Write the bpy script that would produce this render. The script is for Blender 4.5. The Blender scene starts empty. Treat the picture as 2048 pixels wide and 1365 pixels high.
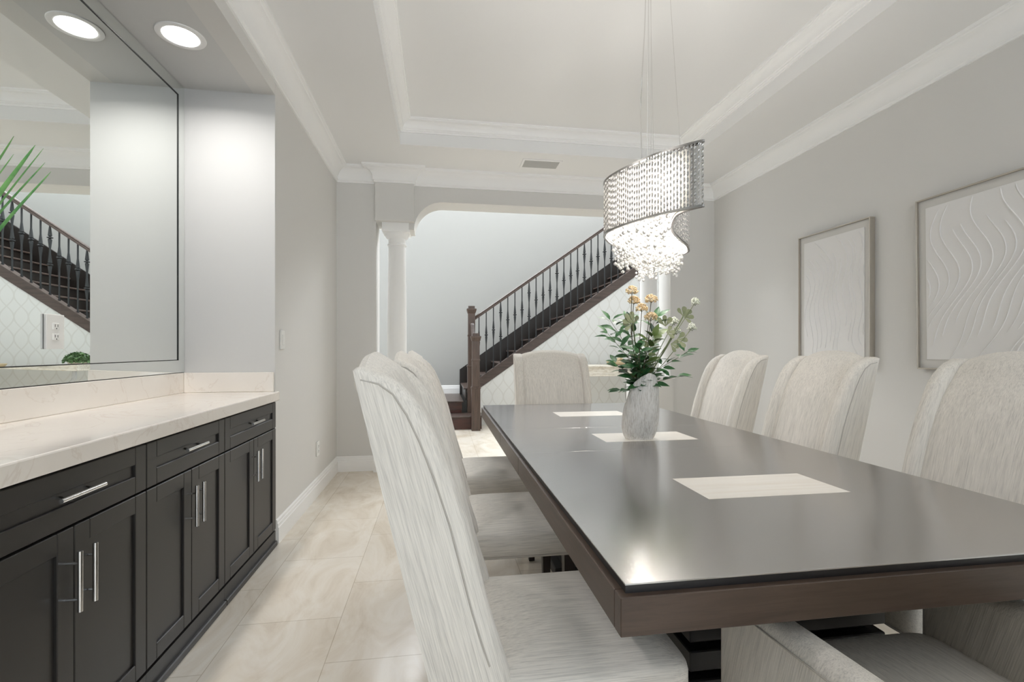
import bpy, bmesh, random
from math import *
from mathutils import Vector, Matrix, noise
R = random.Random(7)
S = bpy.context.scene
COL = S.collection

# ---------------------------------------------------------------- camera, light, exposure
F_PX, HORIZON, CAM_H, YAW = 957.0, 699.0, 1.166, radians(8.67)
cd = bpy.data.cameras.new('camera'); cam = bpy.data.objects.new('camera', cd); COL.objects.link(cam)
cd.sensor_width = 36; cd.lens = F_PX / 2048 * 36; cd.clip_start = .02
cd.shift_y = (HORIZON - 682.5) / 2048
cam.location = (0, 0, CAM_H); cam.rotation_euler = (pi / 2, 0, -YAW)
S.camera = cam
S.view_settings.view_transform = 'Standard'; S.view_settings.look = 'None'
S.view_settings.exposure = 1.44; S.view_settings.gamma = 1.0; S.view_settings.use_curve_mapping = False
S.cycles.max_bounces = 12; S.cycles.diffuse_bounces = 9; S.cycles.glossy_bounces = 5
S.cycles.transmission_bounces = 6; S.cycles.caustics_reflective = False; S.cycles.caustics_refractive = False
S.cycles.sample_clamp_indirect = 6
try:
    S.cycles.use_denoising = True
except Exception:
    pass

w = bpy.data.worlds.new('world'); S.world = w; w.use_nodes = True
w.node_tree.nodes['Background'].inputs[0].default_value = (.80, .90, 1, 1)
w.node_tree.nodes['Background'].inputs[1].default_value = 1.2

def area(name, loc, direction, sx, sy, power, color=(1, 1, 1), spread=180):
    l = bpy.data.lights.new(name, 'AREA'); l.shape = 'RECTANGLE'; l.size = sx; l.size_y = sy
    l.energy = power; l.color = color; l.spread = radians(spread)
    o = bpy.data.objects.new(name, l); COL.objects.link(o); o.location = loc
    o.rotation_euler = Vector(direction).to_track_quat('-Z', 'Z').to_euler()
    return o

# daylight through the dining-room windows behind the camera
area('window_daylight', (1.0, -3.36, 1.75), (0, 1, -.12), 3.2, 1.2, 5, (.88, .94, 1))
area('window_ground_bounce', (1.0, -2.75, .55), (0, .0, 1), 3.3, 1.1, 20, (.88, .94, 1))  # added upward fill panel inside the room, brightens the ceiling
# added hall fills: high panels without windows, and one at the side window
area('hall_clerestory_daylight', (1.0, 5.15, 4.3), (.0, 1, -.25), 6.5, 1.4, 5, (.92, .96, 1))  # added fill for the hall's back wall, no clerestory exists here
area('hall_upper_daylight', (1.0, 8.35, 4.6), (0, -1, -.5), 6.0, 1.1, 172, (.93, .965, 1))  # added panel throwing light through the opening onto the dining floor, no window
area('hall_side_daylight', (-3.8, 6.8, 2.2), (1, 0, 0), 2.6, 3.4, 8, (.95, .98, 1))  # added fill just inside an unseen side window

# ---------------------------------------------------------------- materials
def mat(name, col, rough=.5, metal=0, spec=.5, **kw):
    m = bpy.data.materials.new(name); m.use_nodes = True
    b = m.node_tree.nodes['Principled BSDF']
    b.inputs['Base Color'].default_value = (*col, 1); b.inputs['Roughness'].default_value = rough
    b.inputs['Metallic'].default_value = metal; b.inputs['Specular IOR Level'].default_value = spec
    for k, v in kw.items():
        b.inputs[k.replace('_', ' ')].default_value = v
    return m
def nt(m): return m.node_tree.nodes, m.node_tree.links, m.node_tree.nodes['Principled BSDF']
def coords(m, scale=(1, 1, 1), rot=(0, 0, 0)):
    n, l, b = nt(m)
    tc = n.new('ShaderNodeTexCoord'); mp = n.new('ShaderNodeMapping')
    mp.inputs['Scale'].default_value = scale; mp.inputs['Rotation'].default_value = rot
    l.new(tc.outputs['Object'], mp.inputs[0]); return mp.outputs[0]
def noise_tex(m, vec, scale, detail=4, rough=.55, dist=0):
    n, l, b = nt(m); t = n.new('ShaderNodeTexNoise')
    t.inputs['Scale'].default_value = scale; t.inputs['Detail'].default_value = detail
    t.inputs['Roughness'].default_value = rough; t.inputs['Distortion'].default_value = dist
    l.new(vec, t.inputs['Vector']); return t.outputs['Fac']
def ramp(m, fac, stops):
    n, l, b = nt(m); r = n.new('ShaderNodeValToRGB')
    e = r.color_ramp.elements
    while len(e) < len(stops): e.new(.5)
    for x, (p, c) in zip(e, stops): x.position = p; x.color = (*c, 1)
    l.new(fac, r.inputs[0]); return r.outputs[0]
def bump(m, fac, strength, dist=.01):
    n, l, b = nt(m); t = n.new('ShaderNodeBump')
    t.inputs['Strength'].default_value = strength; t.inputs['Distance'].default_value = dist
    l.new(fac, t.inputs['Height']); l.new(t.outputs[0], b.inputs['Normal'])
def base(m, out): n, l, b = nt(m); l.new(out, b.inputs['Base Color'])
def mixc(m, fac, a, c, mode='MIX'):
    n, l, b = nt(m); x = n.new('ShaderNodeMix'); x.data_type = 'RGBA'; x.blend_type = mode
    if hasattr(fac, 'node'): l.new(fac, x.inputs[0])
    else: x.inputs[0].default_value = fac
    for s, v in ((6, a), (7, c)):
        if hasattr(v, 'node'): l.new(v, x.inputs[s])
        else: x.inputs[s].default_value = (*v, 1)
    return x.outputs[2]
def math_(m, op, a, c=0):
    n, l, b = nt(m); x = n.new('ShaderNodeMath'); x.operation = op
    for i, v in ((0, a), (1, c)):
        if hasattr(v, 'node'): l.new(v, x.inputs[i])
        else: x.inputs[i].default_value = v
    return x.outputs[0]

def paint(name, col, rough=.65):
    m = mat(name, col, rough, spec=.3)
    f = noise_tex(m, coords(m), 90, 3); bump(m, f, .04, .002); return m
M_wall = paint('greige_wall_paint', (.70, .69, .668))
M_white = paint('white_wall_paint', (.64, .64, .63))
M_ceil = paint('ceiling_paint', (.82, .82, .815))
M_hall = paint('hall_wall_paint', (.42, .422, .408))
M_trim = paint('white_trim_paint', (.90, .898, .89), .42)

def make_floor():
    m = mat('travertine_tile', (.7, .62, .5), .22)
    n, l, b = nt(m)
    v = coords(m, (1, 1, 1), (0, 0, pi / 2))
    br = n.new('ShaderNodeTexBrick'); l.new(v, br.inputs['Vector'])
    br.inputs['Scale'].default_value = 1; br.inputs['Brick Width'].default_value = .62
    br.inputs['Row Height'].default_value = .42; br.inputs['Mortar Size'].default_value = .0016
    br.inputs['Mortar Smooth'].default_value = .1; br.offset = .5
    br.inputs['Color1'].default_value = (.77, .70, .60, 1); br.inputs['Color2'].default_value = (.66, .59, .49, 1)
    br.inputs['Mortar'].default_value = (.50, .44, .36, 1)
    v2 = coords(m, (2.2, 1.0, 1))
    f = noise_tex(m, v2, 2.3, 9, .62, 1.2)
    c = ramp(m, f, [(.30, (.58, .49, .38)), (.46, (.76, .69, .59)), (.60, (.86, .82, .75)), (.78, (.74, .66, .56))])
    base(m, mixc(m, 1.0, mixc(m, .55, br.outputs['Color'], c), ramp(m, br.outputs['Fac'], [(0, (1, 1, 1)), (1, (.80, .76, .70))]), 'MULTIPLY'))
    f2 = noise_tex(m, v2, 14, 6)
    b.inputs['Roughness'].default_value = .2
    bump(m, math_(m, 'ADD', math_(m, 'MULTIPLY', br.outputs['Fac'], -.5), math_(m, 'MULTIPLY', f2, .06)), .10, .003)
    return m
M_floor = make_floor()

def wood(name, dark, light, rough, axis=0, scale=1.0, coat=0):
    m = mat(name, dark, rough, Coat_Weight=coat, Coat_Roughness=.12)
    s = [14, 14, 14]; s[axis] = 1.0
    f = noise_tex(m, coords(m, tuple(x * scale for x in s)), 3.0, 8, .6, .6)
    base(m, ramp(m, f, [(.3, dark), (.55, light), (.75, dark)]))
    bump(m, f, .05, .002); return m
M_table = wood('espresso_table_wood', (.050, .041, .034), (.066, .053, .043), .19, 0, .5, .0); M_table.node_tree.nodes['Principled BSDF'].inputs['IOR'].default_value = 7.5
M_apron = wood('brown_table_apron', (.050, .032, .023), (.082, .054, .039), .38, 1, 1.2)
M_apron_x = wood('brown_table_apron_end', (.050, .032, .023), (.082, .054, .039), .38, 0, 1.2)
M_ped = mat('black_stained_wood', (.012, .011, .012), .38)
M_leg = mat('dark_chair_leg', (.03, .02, .016), .4)
M_cab = mat('espresso_cabinet', (.022, .0205, .0195), .38)
M_stairx = wood('stair_oak_along', (.040, .026, .021), (.085, .060, .050), .34, 0, 1.0)
M_stairz = wood('stair_oak_upright', (.040, .025, .018), (.090, .060, .046), .34, 2, 1.0)
M_darkstair = mat('ebony_stair_board', (.014, .010, .008), .35)
M_tread = wood('stair_mahogany', (.020, .006, .004), (.060, .017, .010), .18, 0, 1.0)
M_iron = mat('black_iron', (.016, .019, .021), .5, 0)
M_chrome = mat('chrome', (.78, .78, .78), .12, 1)
M_silver = mat('brushed_silver', (.80, .79, .78), .22, 1)
M_mirror = mat('mirror_silver', (.90, .925, .905), 0, 1)
M_strand = mat('twisted_aluminium', (.64, .635, .63), .26, 1)
M_rim = mat('dark_nickel_rim', (.30, .29, .28), .3, 1)
M_gap = mat('mirror_joint', (.01, .012, .011), .6)
M_champ = mat('champagne_frame', (.50, .46, .40), .38, .7)
M_mat = paint('linen_mat_board', (.66, .645, .615), .8)
M_relief = paint('white_relief_plaster', (.80, .79, .78), .7)
M_plastic = mat('white_plastic', (.80, .80, .78), .35)
M_slot = mat('dark_slot', (.02, .02, .02), .6)
M_vent = mat('vent_grey', (.50, .50, .48), .45)

def marble(name, a, c, vein, rough):
    m = mat(name, a, rough)
    v = coords(m, (1, 1, 1), (.3, .2, .6))
    f = noise_tex(m, v, 1.6, 6, .6, .8)
    g = noise_tex(m, v, 2.2, 9, .55, 2.0)
    edge = math_(m, 'ABSOLUTE', math_(m, 'SUBTRACT', g, .5))
    vn = ramp(m, edge, [(0, (1, 1, 1)), (.012, (0, 0, 0))])
    k = ramp(m, f, [(.3, a), (.7, c)])
    n, l, b = nt(m)
    base(m, mixc(m, math_(m, 'MULTIPLY', vn, .22), k, vein)); return m
M_counter = marble('cream_marble', (.83, .78, .72), (.88, .84, .79), (.52, .41, .32), .10)
M_inlay = wood('travertine_inlay', (.84, .78, .70), (.90, .86, .80), .22, 0, .8)

def fabric(name, axis, col=(.77, .735, .68), lean=0):
    m = mat(name, col, .92, spec=.15, Sheen_Weight=.25)
    s = [420, 420, 420]; s[axis] = 11
    n_f, l_f, b_f = nt(m)
    tc = n_f.new('ShaderNodeTexCoord'); rt = n_f.new('ShaderNodeMapping'); rt.inputs['Rotation'].default_value = (lean, 0, 0)
    l_f.new(tc.outputs['Object'], rt.inputs[0])
    def sc(v):
        q = n_f.new('ShaderNodeMapping'); q.inputs['Scale'].default_value = v; l_f.new(rt.outputs[0], q.inputs[0]); return q.outputs[0]
    f = noise_tex(m, sc(tuple(s)), 1.0, 3, .6)
    s2 = [120, 120, 120]; s2[axis] = 4
    g = noise_tex(m, sc(tuple(s2)), 1.0, 2, .5)
    k = math_(m, 'ADD', math_(m, 'MULTIPLY', f, .72), math_(m, 'MULTIPLY', g, .28))
    d = tuple(x * .78 for x in col); li = tuple(min(1, x * 1.13) for x in col)
    base(m, ramp(m, k, [(.34, d), (.50, col), (.66, li)]))
    bump(m, f, .35, .002); return m
M_fabz = fabric('linen_upright_weave', 2, lean=radians(-15.5))
M_faby = fabric('linen_seat_weave', 1)
M_piping = mat('linen_piping', (.52, .49, .45), .9, spec=.1)

def wallpaper():
    m = paint('trellis_wallpaper', (.65, .66, .65))
    n, l, b = nt(m)
    tc = n.new('ShaderNodeTexCoord'); sp = n.new('ShaderNodeSeparateXYZ'); l.new(tc.outputs['Object'], sp.inputs[0])
    wv = math_(m, 'MULTIPLY', math_(m, 'SINE', math_(m, 'MULTIPLY', sp.outputs[2], 2 * pi / .58)), .5)
    a = math_(m, 'MULTIPLY', sp.outputs[0], 1 / .17)
    out = None
    for sgn, ph in ((1, .25), (-1, .25)):
        p = math_(m, 'ADD', math_(m, 'ADD', a, math_(m, 'MULTIPLY', wv, sgn * 1.0)), ph)
        fr = math_(m, 'ABSOLUTE', math_(m, 'SUBTRACT', math_(m, 'FRACT', p), .5))
        ln = ramp(m, fr, [(0, (1, 1, 1)), (.05, (1, 1, 1)), (.075, (0, 0, 0))])
        out = ln if out is None else math_(m, 'MAXIMUM', out, ln)
    base(m, mixc(m, math_(m, 'MULTIPLY', out, .55), (.65, .66, .65), (.545, .54, .515)))
    return m
M_paper = wallpaper()

def emit(name, col, s):
    m = bpy.data.materials.new(name); m.use_nodes = True
    n = m.node_tree.nodes; n.remove(n['Principled BSDF']); e = n.new('ShaderNodeEmission')
    e.inputs[0].default_value = (*col, 1); e.inputs[1].default_value = s
    m.node_tree.links.new(e.outputs[0], n['Material Output'].inputs[0]); return m
M_bulb = emit('lit_bulb', (1, .93, .84), 14)
M_lamp = emit('lit_downlight', (1, .97, .93), 9)
M_liner = mat('sheer_shade_liner', (.92, .90, .87), .8)
n_, l_, b_ = nt(M_liner)
tr = n_.new('ShaderNodeBsdfTranslucent'); tr.inputs[0].default_value = (.95, .92, .88, 1)
mx = n_.new('ShaderNodeMixShader'); mx.inputs[0].default_value = .30
l_.new(b_.outputs[0], mx.inputs[1]); l_.new(tr.outputs[0], mx.inputs[2]); l_.new(mx.outputs[0], n_['Material Output'].inputs[0])
M_crystal = mat('crystal', (.98, .96, .93), .05, 0, .9, Transmission_Weight=.3, IOR=1.5, Coat_Weight=.5)

def leafmat(name, a, c, rough=.38):
    m = mat(name, a, rough, Subsurface_Weight=.0)
    f = noise_tex(m, coords(m), 22, 2); base(m, ramp(m, f, [(.35, a), (.65, c)])); return m
M_leaf = leafmat('dark_green_leaf', (.020, .085, .028), (.055, .165, .055))
M_leaf2 = leafmat('olive_leaf', (.085, .135, .030), (.15, .21, .065))
M_ginkgo = leafmat('dusty_sage_leaf', (.19, .215, .115), (.27, .285, .17), .7)
M_stem = mat('brown_stem', (.085, .075, .04), .6)
M_stemg = mat('green_stem', (.16, .19, .09), .6)
M_yel = leafmat('cream_yellow_floret', (.70, .52, .30), (.84, .70, .48), .8)
M_wfl = leafmat('white_floret', (.66, .68, .55), (.82, .82, .74), .8)
M_grass = leafmat('grass_blade', (.05, .20, .05), (.14, .34, .10))
M_box = leafmat('boxwood_leaf', (.045, .10, .035), (.12, .22, .08))

def ribbed():
    m = mat('ribbed_chalk_ceramic', (.60, .57, .53), .85, spec=.2)
    f = noise_tex(m, coords(m, (260, 260, 26)), 1.0, 3, .6, .8)
    base(m, ramp(m, f, [(.34, (.58, .545, .505)), (.5, (.80, .775, .74)), (.64, (.87, .85, .82))]))
    bump(m, f, .8, .004); return m
M_vase = ribbed()
def stone():
    m = mat('whitewashed_wood', (.6, .55, .47), .6)
    f = noise_tex(m, coords(m, (3, 14, 14)), 5, 8, .65, .5)
    base(m, ramp(m, f, [(.3, (.42, .37, .29)), (.5, (.68, .64, .56)), (.7, (.78, .76, .70))])); return m
M_console = stone()
M_grey = mat('grey_wood', (.40, .40, .39), .5)
M_pot = mat('stone_pot', (.62, .56, .47), .7)
M_tan = mat('carved_tan_wood', (.52, .42, .27), .6)
def thin_glass():
    m = bpy.data.materials.new('window_glass'); m.use_nodes = True
    n = m.node_tree.nodes; l = m.node_tree.links; n.remove(n['Principled BSDF'])
    t = n.new('ShaderNodeBsdfTransparent'); g = n.new('ShaderNodeBsdfGlossy'); g.inputs['Roughness'].default_value = 0
    x = n.new('ShaderNodeMixShader'); x.inputs[0].default_value = .06
    l.new(t.outputs[0], x.inputs[1]); l.new(g.outputs[0], x.inputs[2]); l.new(x.outputs[0], n['Material Output'].inputs[0]); return m
M_glass = thin_glass()

# ---------------------------------------------------------------- helpers
def obj(name, bm, m, parent=None, smooth=None, ang=35):
    me = bpy.data.meshes.new(name)
    bmesh.ops.recalc_face_normals(bm, faces=bm.faces)
    bm.to_mesh(me); bm.free(); me.materials.append(m)
    if smooth:
        me.shade_smooth(); me.set_sharp_from_angle(angle=radians(ang))
    o = bpy.data.objects.new(name, me); COL.objects.link(o)
    if parent is not None: o.parent = parent
    return o
def thing(name, label, cat, loc=(0, 0, 0), rotz=0, group=None):
    o = bpy.data.objects.new(name, None); COL.objects.link(o); o.empty_display_size = .1
    o.location = loc; o.rotation_euler = (0, 0, rotz); return tag(o, label, cat, group)
def tag(o, label, cat, group=None):
    o['label'] = label; o['category'] = cat
    if group: o['group'] = group
    return o
def struct(name, bm, m, parent=None, smooth=None, ang=35):
    o = obj(name, bm, m, parent, smooth, ang)
    if parent is None: o['kind'] = 'structure'
    return o
def dup(root, loc, rotz, label=None, group=None):
    r = root.copy(); COL.objects.link(r); r.location = loc; r.rotation_euler = (0, 0, rotz)
    if label: r['label'] = label
    if group: r['group'] = group
    for ch in list(root.children):
        c = ch.copy(); COL.objects.link(c); c.parent = r
        for g in list(ch.children):
            d = g.copy(); COL.objects.link(d); d.parent = c
    return r
def BM(): return bmesh.new()
def box(bm, x0, x1, y0, y1, z0, z1, bev=0, seg=1):
    vs = [bm.verts.new(p) for p in ((x0,y0,z0),(x1,y0,z0),(x1,y1,z0),(x0,y1,z0),(x0,y0,z1),(x1,y0,z1),(x1,y1,z1),(x0,y1,z1))]
    fs = [bm.faces.new([vs[i] for i in f]) for f in ((0,3,2,1),(4,5,6,7),(0,1,5,4),(1,2,6,5),(2,3,7,6),(3,0,4,7))]
    if bev:
        es = set(e for f in fs for e in f.edges)
        bmesh.ops.bevel(bm, geom=list(es), offset=bev, segments=seg, affect='EDGES', profile=.5)
    return bm
def B(*a, **k): return box(BM(), *a, **k)
def loft(bm, rings, caps=True, closed=True):
    rs = [[bm.verts.new(p) for p in r] for r in rings]
    n = len(rs[0])
    for a, c in zip(rs, rs[1:]):
        for i in range(n if closed else n - 1):
            j = (i + 1) % n
            bm.faces.new((a[i], a[j], c[j], c[i]))
    if caps and closed:
        bm.faces.new(rs[0][::-1]); bm.faces.new(rs[-1])
    return rs
def prism(bm, poly, mapf, d0, d1):
    loft(bm, [[mapf(p, d0) for p in poly], [mapf(p, d1) for p in poly]])
    return bm
def tube(bm, pts, rad, n=8, up=None):
    pts = [Vector(p) for p in pts]
    rad = rad if isinstance(rad, (list, tuple)) else [rad] * len(pts)
    rings = []; prev = None
    for i, p in enumerate(pts):
        t = (pts[min(i + 1, len(pts) - 1)] - pts[max(i - 1, 0)]).normalized()
        if prev is None:
            a = Vector(up) if up else (Vector((0, 0, 1)) if abs(t.z) < .9 else Vector((1, 0, 0)))
            u = t.cross(a).normalized()
        else:
            u = (prev - t * prev.dot(t)).normalized()
        prev = u; v = t.cross(u)
        rings.append([p + (u * cos(2 * pi * k / n) + v * sin(2 * pi * k / n)) * rad[i] for k in range(n)])
    loft(bm, rings); return bm
def lathe(bm, prof, c=(0, 0, 0), n=32):
    loft(bm, [[(c[0] + r * cos(2 * pi * k / n), c[1] + r * sin(2 * pi * k / n), c[2] + z) for k in range(n)] for r, z in prof])
    return bm
def sqlathe(bm, prof, c=(0, 0, 0)):
    loft(bm, [[(c[0] + s * r, c[1] + t * r, c[2] + z) for s, t in ((-1, -1), (1, -1), (1, 1), (-1, 1))] for r, z in prof]); return bm
def sweep(bm, path, prof, closed=False):
    """sweep a (distance-from-wall, z) profile along a plan path; the room lies to the right of travel"""
    P = [Vector((p[0], p[1])) for p in path]; n = len(P); rings = []
    for i in range(n):
        ds = []
        if closed or i > 0: ds.append((P[i] - P[i - 1]).normalized())
        if closed or i < n - 1: ds.append((P[(i + 1) % n] - P[i]).normalized())
        ns = [Vector((d.y, -d.x)) for d in ds]
        m = ns[0] if len(ns) == 1 else (ns[0] + ns[1]).normalized()
        k = 1.0 if len(ns) == 1 else 1 / max(.2, m.dot(ns[0]))
        rings.append([(P[i].x + m.x * k * d, P[i].y + m.y * k * d, z) for d, z in prof])
    if closed: rings.append(rings[0])
    loft(bm, rings, caps=not closed); return bm
def lerp(a, b, t): return a + (b - a) * t
def interp(tab, x):
    for (x0, y0), (x1, y1) in zip(tab, tab[1:]):
        if x <= x1: return lerp(y0, y1, max(0, (x - x0) / (x1 - x0)))
    return tab[-1][1]
def catmull(P, per=8, closed=False):
    P = [Vector(p) for p in P]; n = len(P); out = []
    for i in range(n if closed else n - 1):
        g = lambda k: P[k % n] if closed else P[max(0, min(n - 1, k))]
        a, b, c, d = g(i - 1), g(i), g(i + 1), g(i + 2)
        for s in range(per):
            t = s / per
            out.append(.5 * ((2 * b) + (c - a) * t + (2 * a - 5 * b + 4 * c - d) * t * t + (3 * b - a - 3 * c + d) * t ** 3))
    if not closed: out.append(P[-1])
    return out

# ---------------------------------------------------------------- room shell
XL, XR, YF, YB, ZC = -.965, 2.92, 4.75, -3.40, 2.90
NB, NY0, NY1, NZ = -1.475, -.55, 3.03, 2.68          # niche back, ends and soffit
HY0, HY1, HX0, HX1, HZ = 5.02, 8.50, -4.0, 4.7, 5.4    # hall beyond the opening
T0, T1, TY0, TY1, TZ = -.325, 2.25, -2.78, 4.14, 3.10   # tray ceiling

struct('floor', B(HX0 - .1, HX1 + .1, YB - .1, HY1 + .1, -.1, 0), M_floor)
bm = BM()
box(bm, XL - .65, T0 - .03, YB - .1, HY0, ZC, ZC + .06); box(bm, T1 + .03, XR + .12, YB - .1, HY0, ZC, ZC + .06)
box(bm, T0 - .03, T1 + .03, YB - .1, TY0 - .03, ZC, ZC + .06); box(bm, T0 - .03, T1 + .03, TY1 + .03, HY0, ZC, ZC + .06)
for a in ((T0 - .03, T0, TY0, TY1), (T1, T1 + .03, TY0, TY1), (T0 - .03, T1 + .03, TY0 - .03, TY0), (T0 - .03, T1 + .03, TY1, TY1 + .03)):
    box(bm, *a, ZC, TZ + .03)
box(bm, T0 - .03, T1 + .03, TY0 - .03, TY1 + .03, TZ, TZ + .06)
struct('ceiling', bm, M_ceil)
# left wall with the mirrored niche
bm = BM()
box(bm, XL - .12, XL, NY1 + .004, YF + .27, 0, ZC); box(bm, XL - .12, XL, YB - .1, NY0, 0, ZC)
box(bm, XL - .12, XL, NY0, NY1, NZ, ZC)
struct('wall_left', bm, M_wall)
bm = BM()
box(bm, NB - .1, NB, NY0 - .1, NY1 + .1, 0, NZ + .1); box(bm, NB, XL - .001, NY1, NY1 + .1, 0, NZ + .1)
box(bm, NB, XL - .0005, NY0 - .1, NY0, 0, NZ + .1); box(bm, NB, XL - .12, NY0, NY1, NZ, NZ + .1)
struct('wall_niche', bm, M_white)
struct('wall_right', B(XR, XR + .12, YB - .1, YF + .27, 0, ZC), M_wall)
# far wall: returns, arched header, blocks over the columns, pony walls
BLX = [(-.60, -.24), (2.06, 2.42)]
bm = BM()
box(bm, XL, BLX[0][0], YF, HY0, 0, ZC); box(bm, BLX[1][1], XR, YF, HY0, 0, ZC)
struct('wall_far', bm, M_wall)
zt, zs, rr = 2.61, 2.33, .28
poly = [(BLX[0][1] - .05, ZC), (BLX[0][1] - .05, zs), (BLX[0][1], zs)]
poly += [(BLX[0][1] + rr - rr * cos(a), zs + rr * sin(a)) for a in [i * pi / 24 for i in range(1, 13)]]
poly += [(BLX[1][0] - rr + rr * cos(a), zs + rr * sin(a)) for a in [pi / 2 - i * pi / 24 for i in range(0, 13)]]
poly += [(BLX[1][0] + .05, zs), (BLX[1][0] + .05, ZC)]
struct('wall_header', prism(BM(), poly, lambda p, d: (p[0], d, p[1]), YF, HY0), M_wall, smooth=True, ang=30)
bm = BM()
for a, c in BLX: box(bm, a, c, YF - .06, HY0 + .05, 2.395, ZC)
struct('wall_blocks', bm, M_wall)
for i, (a, c) in enumerate(BLX):
    struct('wall_pony_' + ('left', 'right')[i], B(a, c, YF - .06, HY0 + .05, 0, .86), M_wall)
    bm = BM(); box(bm, a - .015, c + .015, YF - .075, HY0 + .065, .86, .885, .006)
    struct('trim_' + str(5 + i), bm, M_trim)
def column(cx, label):
    t = thing('column', label, 'column', (cx, 4.885, .885), 0, 'columns of the wide opening')
    obj('column_base', lathe(sqlathe(BM(), [(.125, 0), (.125, .035)]), [(.118, .035), (.122, .05), (.116, .066), (.10, .072), (.104, .085), (.098, .1)]), M_trim, t, True)
    obj('shaft', lathe(BM(), [(.093, .1), (.094, .4), (.090, .8), (.083, 1.30)]), M_trim, t, True)
    bm = lathe(BM(), [(.083, 1.30), (.092, 1.305), (.094, 1.318), (.084, 1.326), (.084, 1.37), (.088, 1.376), (.104, 1.385), (.122, 1.415), (.122, 1.425)])
    sqlathe(bm, [(.132, 1.425), (.132, 1.510)])
    obj('capital', bm, M_trim, t, True)
column(-.413, 'white round column on the left side of the wide opening')
column(2.235, 'white round column on the right side of the opening, behind the flowers')

CROWN = [(0, ZC - .145), (.012, ZC - .145), (.012, ZC - .132), (.020, ZC - .126), (.020, ZC - .118)]
CROWN += [(.020 + .075 * (1 - cos(a)), ZC - .118 + .092 * sin(a)) for a in [i * pi / 16 for i in range(1, 9)]]
CROWN += [(.098, ZC - .020), (.110, ZC - .016), (.112, ZC), (0, ZC)]
path = [(XL, YB), (XL, YF), (BLX[0][0], YF), (BLX[0][0], YF - .06), (BLX[0][1], YF - .06), (BLX[0][1], YF),
        (BLX[1][0], YF), (BLX[1][0], YF - .06), (BLX[1][1], YF - .06), (BLX[1][1], YF), (XR, YF), (XR, YB)]
struct('trim_1', sweep(BM(), path, CROWN), M_trim, smooth=True, ang=25)
TC = [(0, TZ - .098), (.010, TZ - .098), (.010, TZ - .086), (.018, TZ - .082), (.018, TZ - .074), (.026, TZ - .070)]
TC += [(.026 + .055 * (1 - cos(a)), TZ - .070 + .05 * sin(a)) for a in [i * pi / 12 for i in range(1, 7)]]
TC += [(.084, TZ - .014), (.092, TZ - .012), (.094, TZ), (0, TZ)]
struct('trim_2', sweep(BM(), [(T0, TY0), (T0, TY1), (T1, TY1), (T1, TY0)], TC, closed=True), M_trim, smooth=True, ang=25)
BASE = [(0, 0), (.017, 0), (.017, .095), (.013, .100), (.013, .118), (.009, .122), (.009, .137), (.004, .144), (0, .145)]
struct('baseboard_left', sweep(BM(), [(XL, NY1 + .012), (XL, YF), (BLX[0][0], YF), (BLX[0][0], YF - .06), (BLX[0][1], YF - .06), (BLX[0][1], HY0)], BASE), M_trim)
struct('baseboard_right', sweep(BM(), [(BLX[1][0], HY0), (BLX[1][0], YF - .06), (BLX[1][1], YF - .06), (BLX[1][1], YF), (XR, YF), (XR, YB)], BASE), M_trim)

# wall behind the camera with its two windows
WIN = [(-.62, .92), (1.08, 2.62)]; WZ0, WZ1 = .30, 2.35
bm = BM()
for a, c in ((NB - .1, WIN[0][0]), (WIN[0][1], WIN[1][0]), (WIN[1][1], XR + .12)): box(bm, a, c, YB - .12, YB, 0, ZC)
for a, c in WIN: box(bm, a, c, YB - .12, YB, 0, WZ0); box(bm, a, c, YB - .12, YB, WZ1, ZC)
struct('wall_back', bm, M_wall)
def window(name, a, c, y, z0, z1):
    bm = BM(); fw = .05
    box(bm, a, a + fw, y - .08, y - .03, z0, z1); box(bm, c - fw, c, y - .08, y - .03, z0, z1)
    box(bm, a + fw, c - fw, y - .08, y - .03, z0, z0 + fw); box(bm, a + fw, c - fw, y - .08, y - .03, z1 - fw, z1)
    box(bm, a + fw, c - fw, y - .075, y - .035, (z0 + z1) / 2 - .02, (z0 + z1) / 2 + .02)
    o = struct(name, bm, M_trim)
    obj('window_pane', B(a + fw, c - fw, y - .06, y - .055, z0 + fw, z1 - fw), M_glass, o)
for i, (a, c) in enumerate(WIN): window('window_%d' % (i + 1), a, c, YB, WZ0, WZ1)

# hall shell
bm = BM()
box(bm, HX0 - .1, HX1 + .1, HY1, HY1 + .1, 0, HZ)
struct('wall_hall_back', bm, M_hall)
bm = BM(); box(bm, HX0 - .1, HX0, HY0, HY1, 0, .4); box(bm, HX0 - .1, HX0, HY0, 5.5, .4, HZ); box(bm, HX0 - .1, HX0, 8.1, HY1, .4, HZ); box(bm, HX0 - .1, HX0, 5.5, 8.1, 4.0, HZ)
struct('wall_hall_left', bm, M_white)
struct('wall_hall_right', B(HX1, HX1 + .1, HY0, HY1, 0, HZ), M_white)
bm = BM(); box(bm, HX0 - .1, XL, HY0 - .1, HY0, 0, HZ); box(bm, XR, HX1 + .1, HY0 - .1, HY0, 0, HZ); box(bm, XL, XR, HY0 - .1, HY0, ZC + .06, HZ)
struct('wall_hall_front', bm, M_white)
struct('ceiling_hall', B(HX0 - .1, HX1 + .1, HY0 - .1, HY1 + .1, HZ, HZ + .1), M_ceil)
def window_x(name, x, a, c, z0, z1):
    bm = BM(); fw = .06
    box(bm, x - .08, x - .02, a, a + fw, z0, z1); box(bm, x - .08, x - .02, c - fw, c, z0, z1)
    box(bm, x - .08, x - .02, a + fw, c - fw, z0, z0 + fw); box(bm, x - .08, x - .02, a + fw, c - fw, z1 - fw, z1)
    o = struct(name, bm, M_trim)
    obj('window_pane', B(x - .055, x - .05, a + fw, c - fw, z0 + fw, z1 - fw), M_glass, o)
window_x('window_3', HX0, 5.5, 8.1, .4, 4.0)  # unseen hall window, put in to go with the side fill

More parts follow.
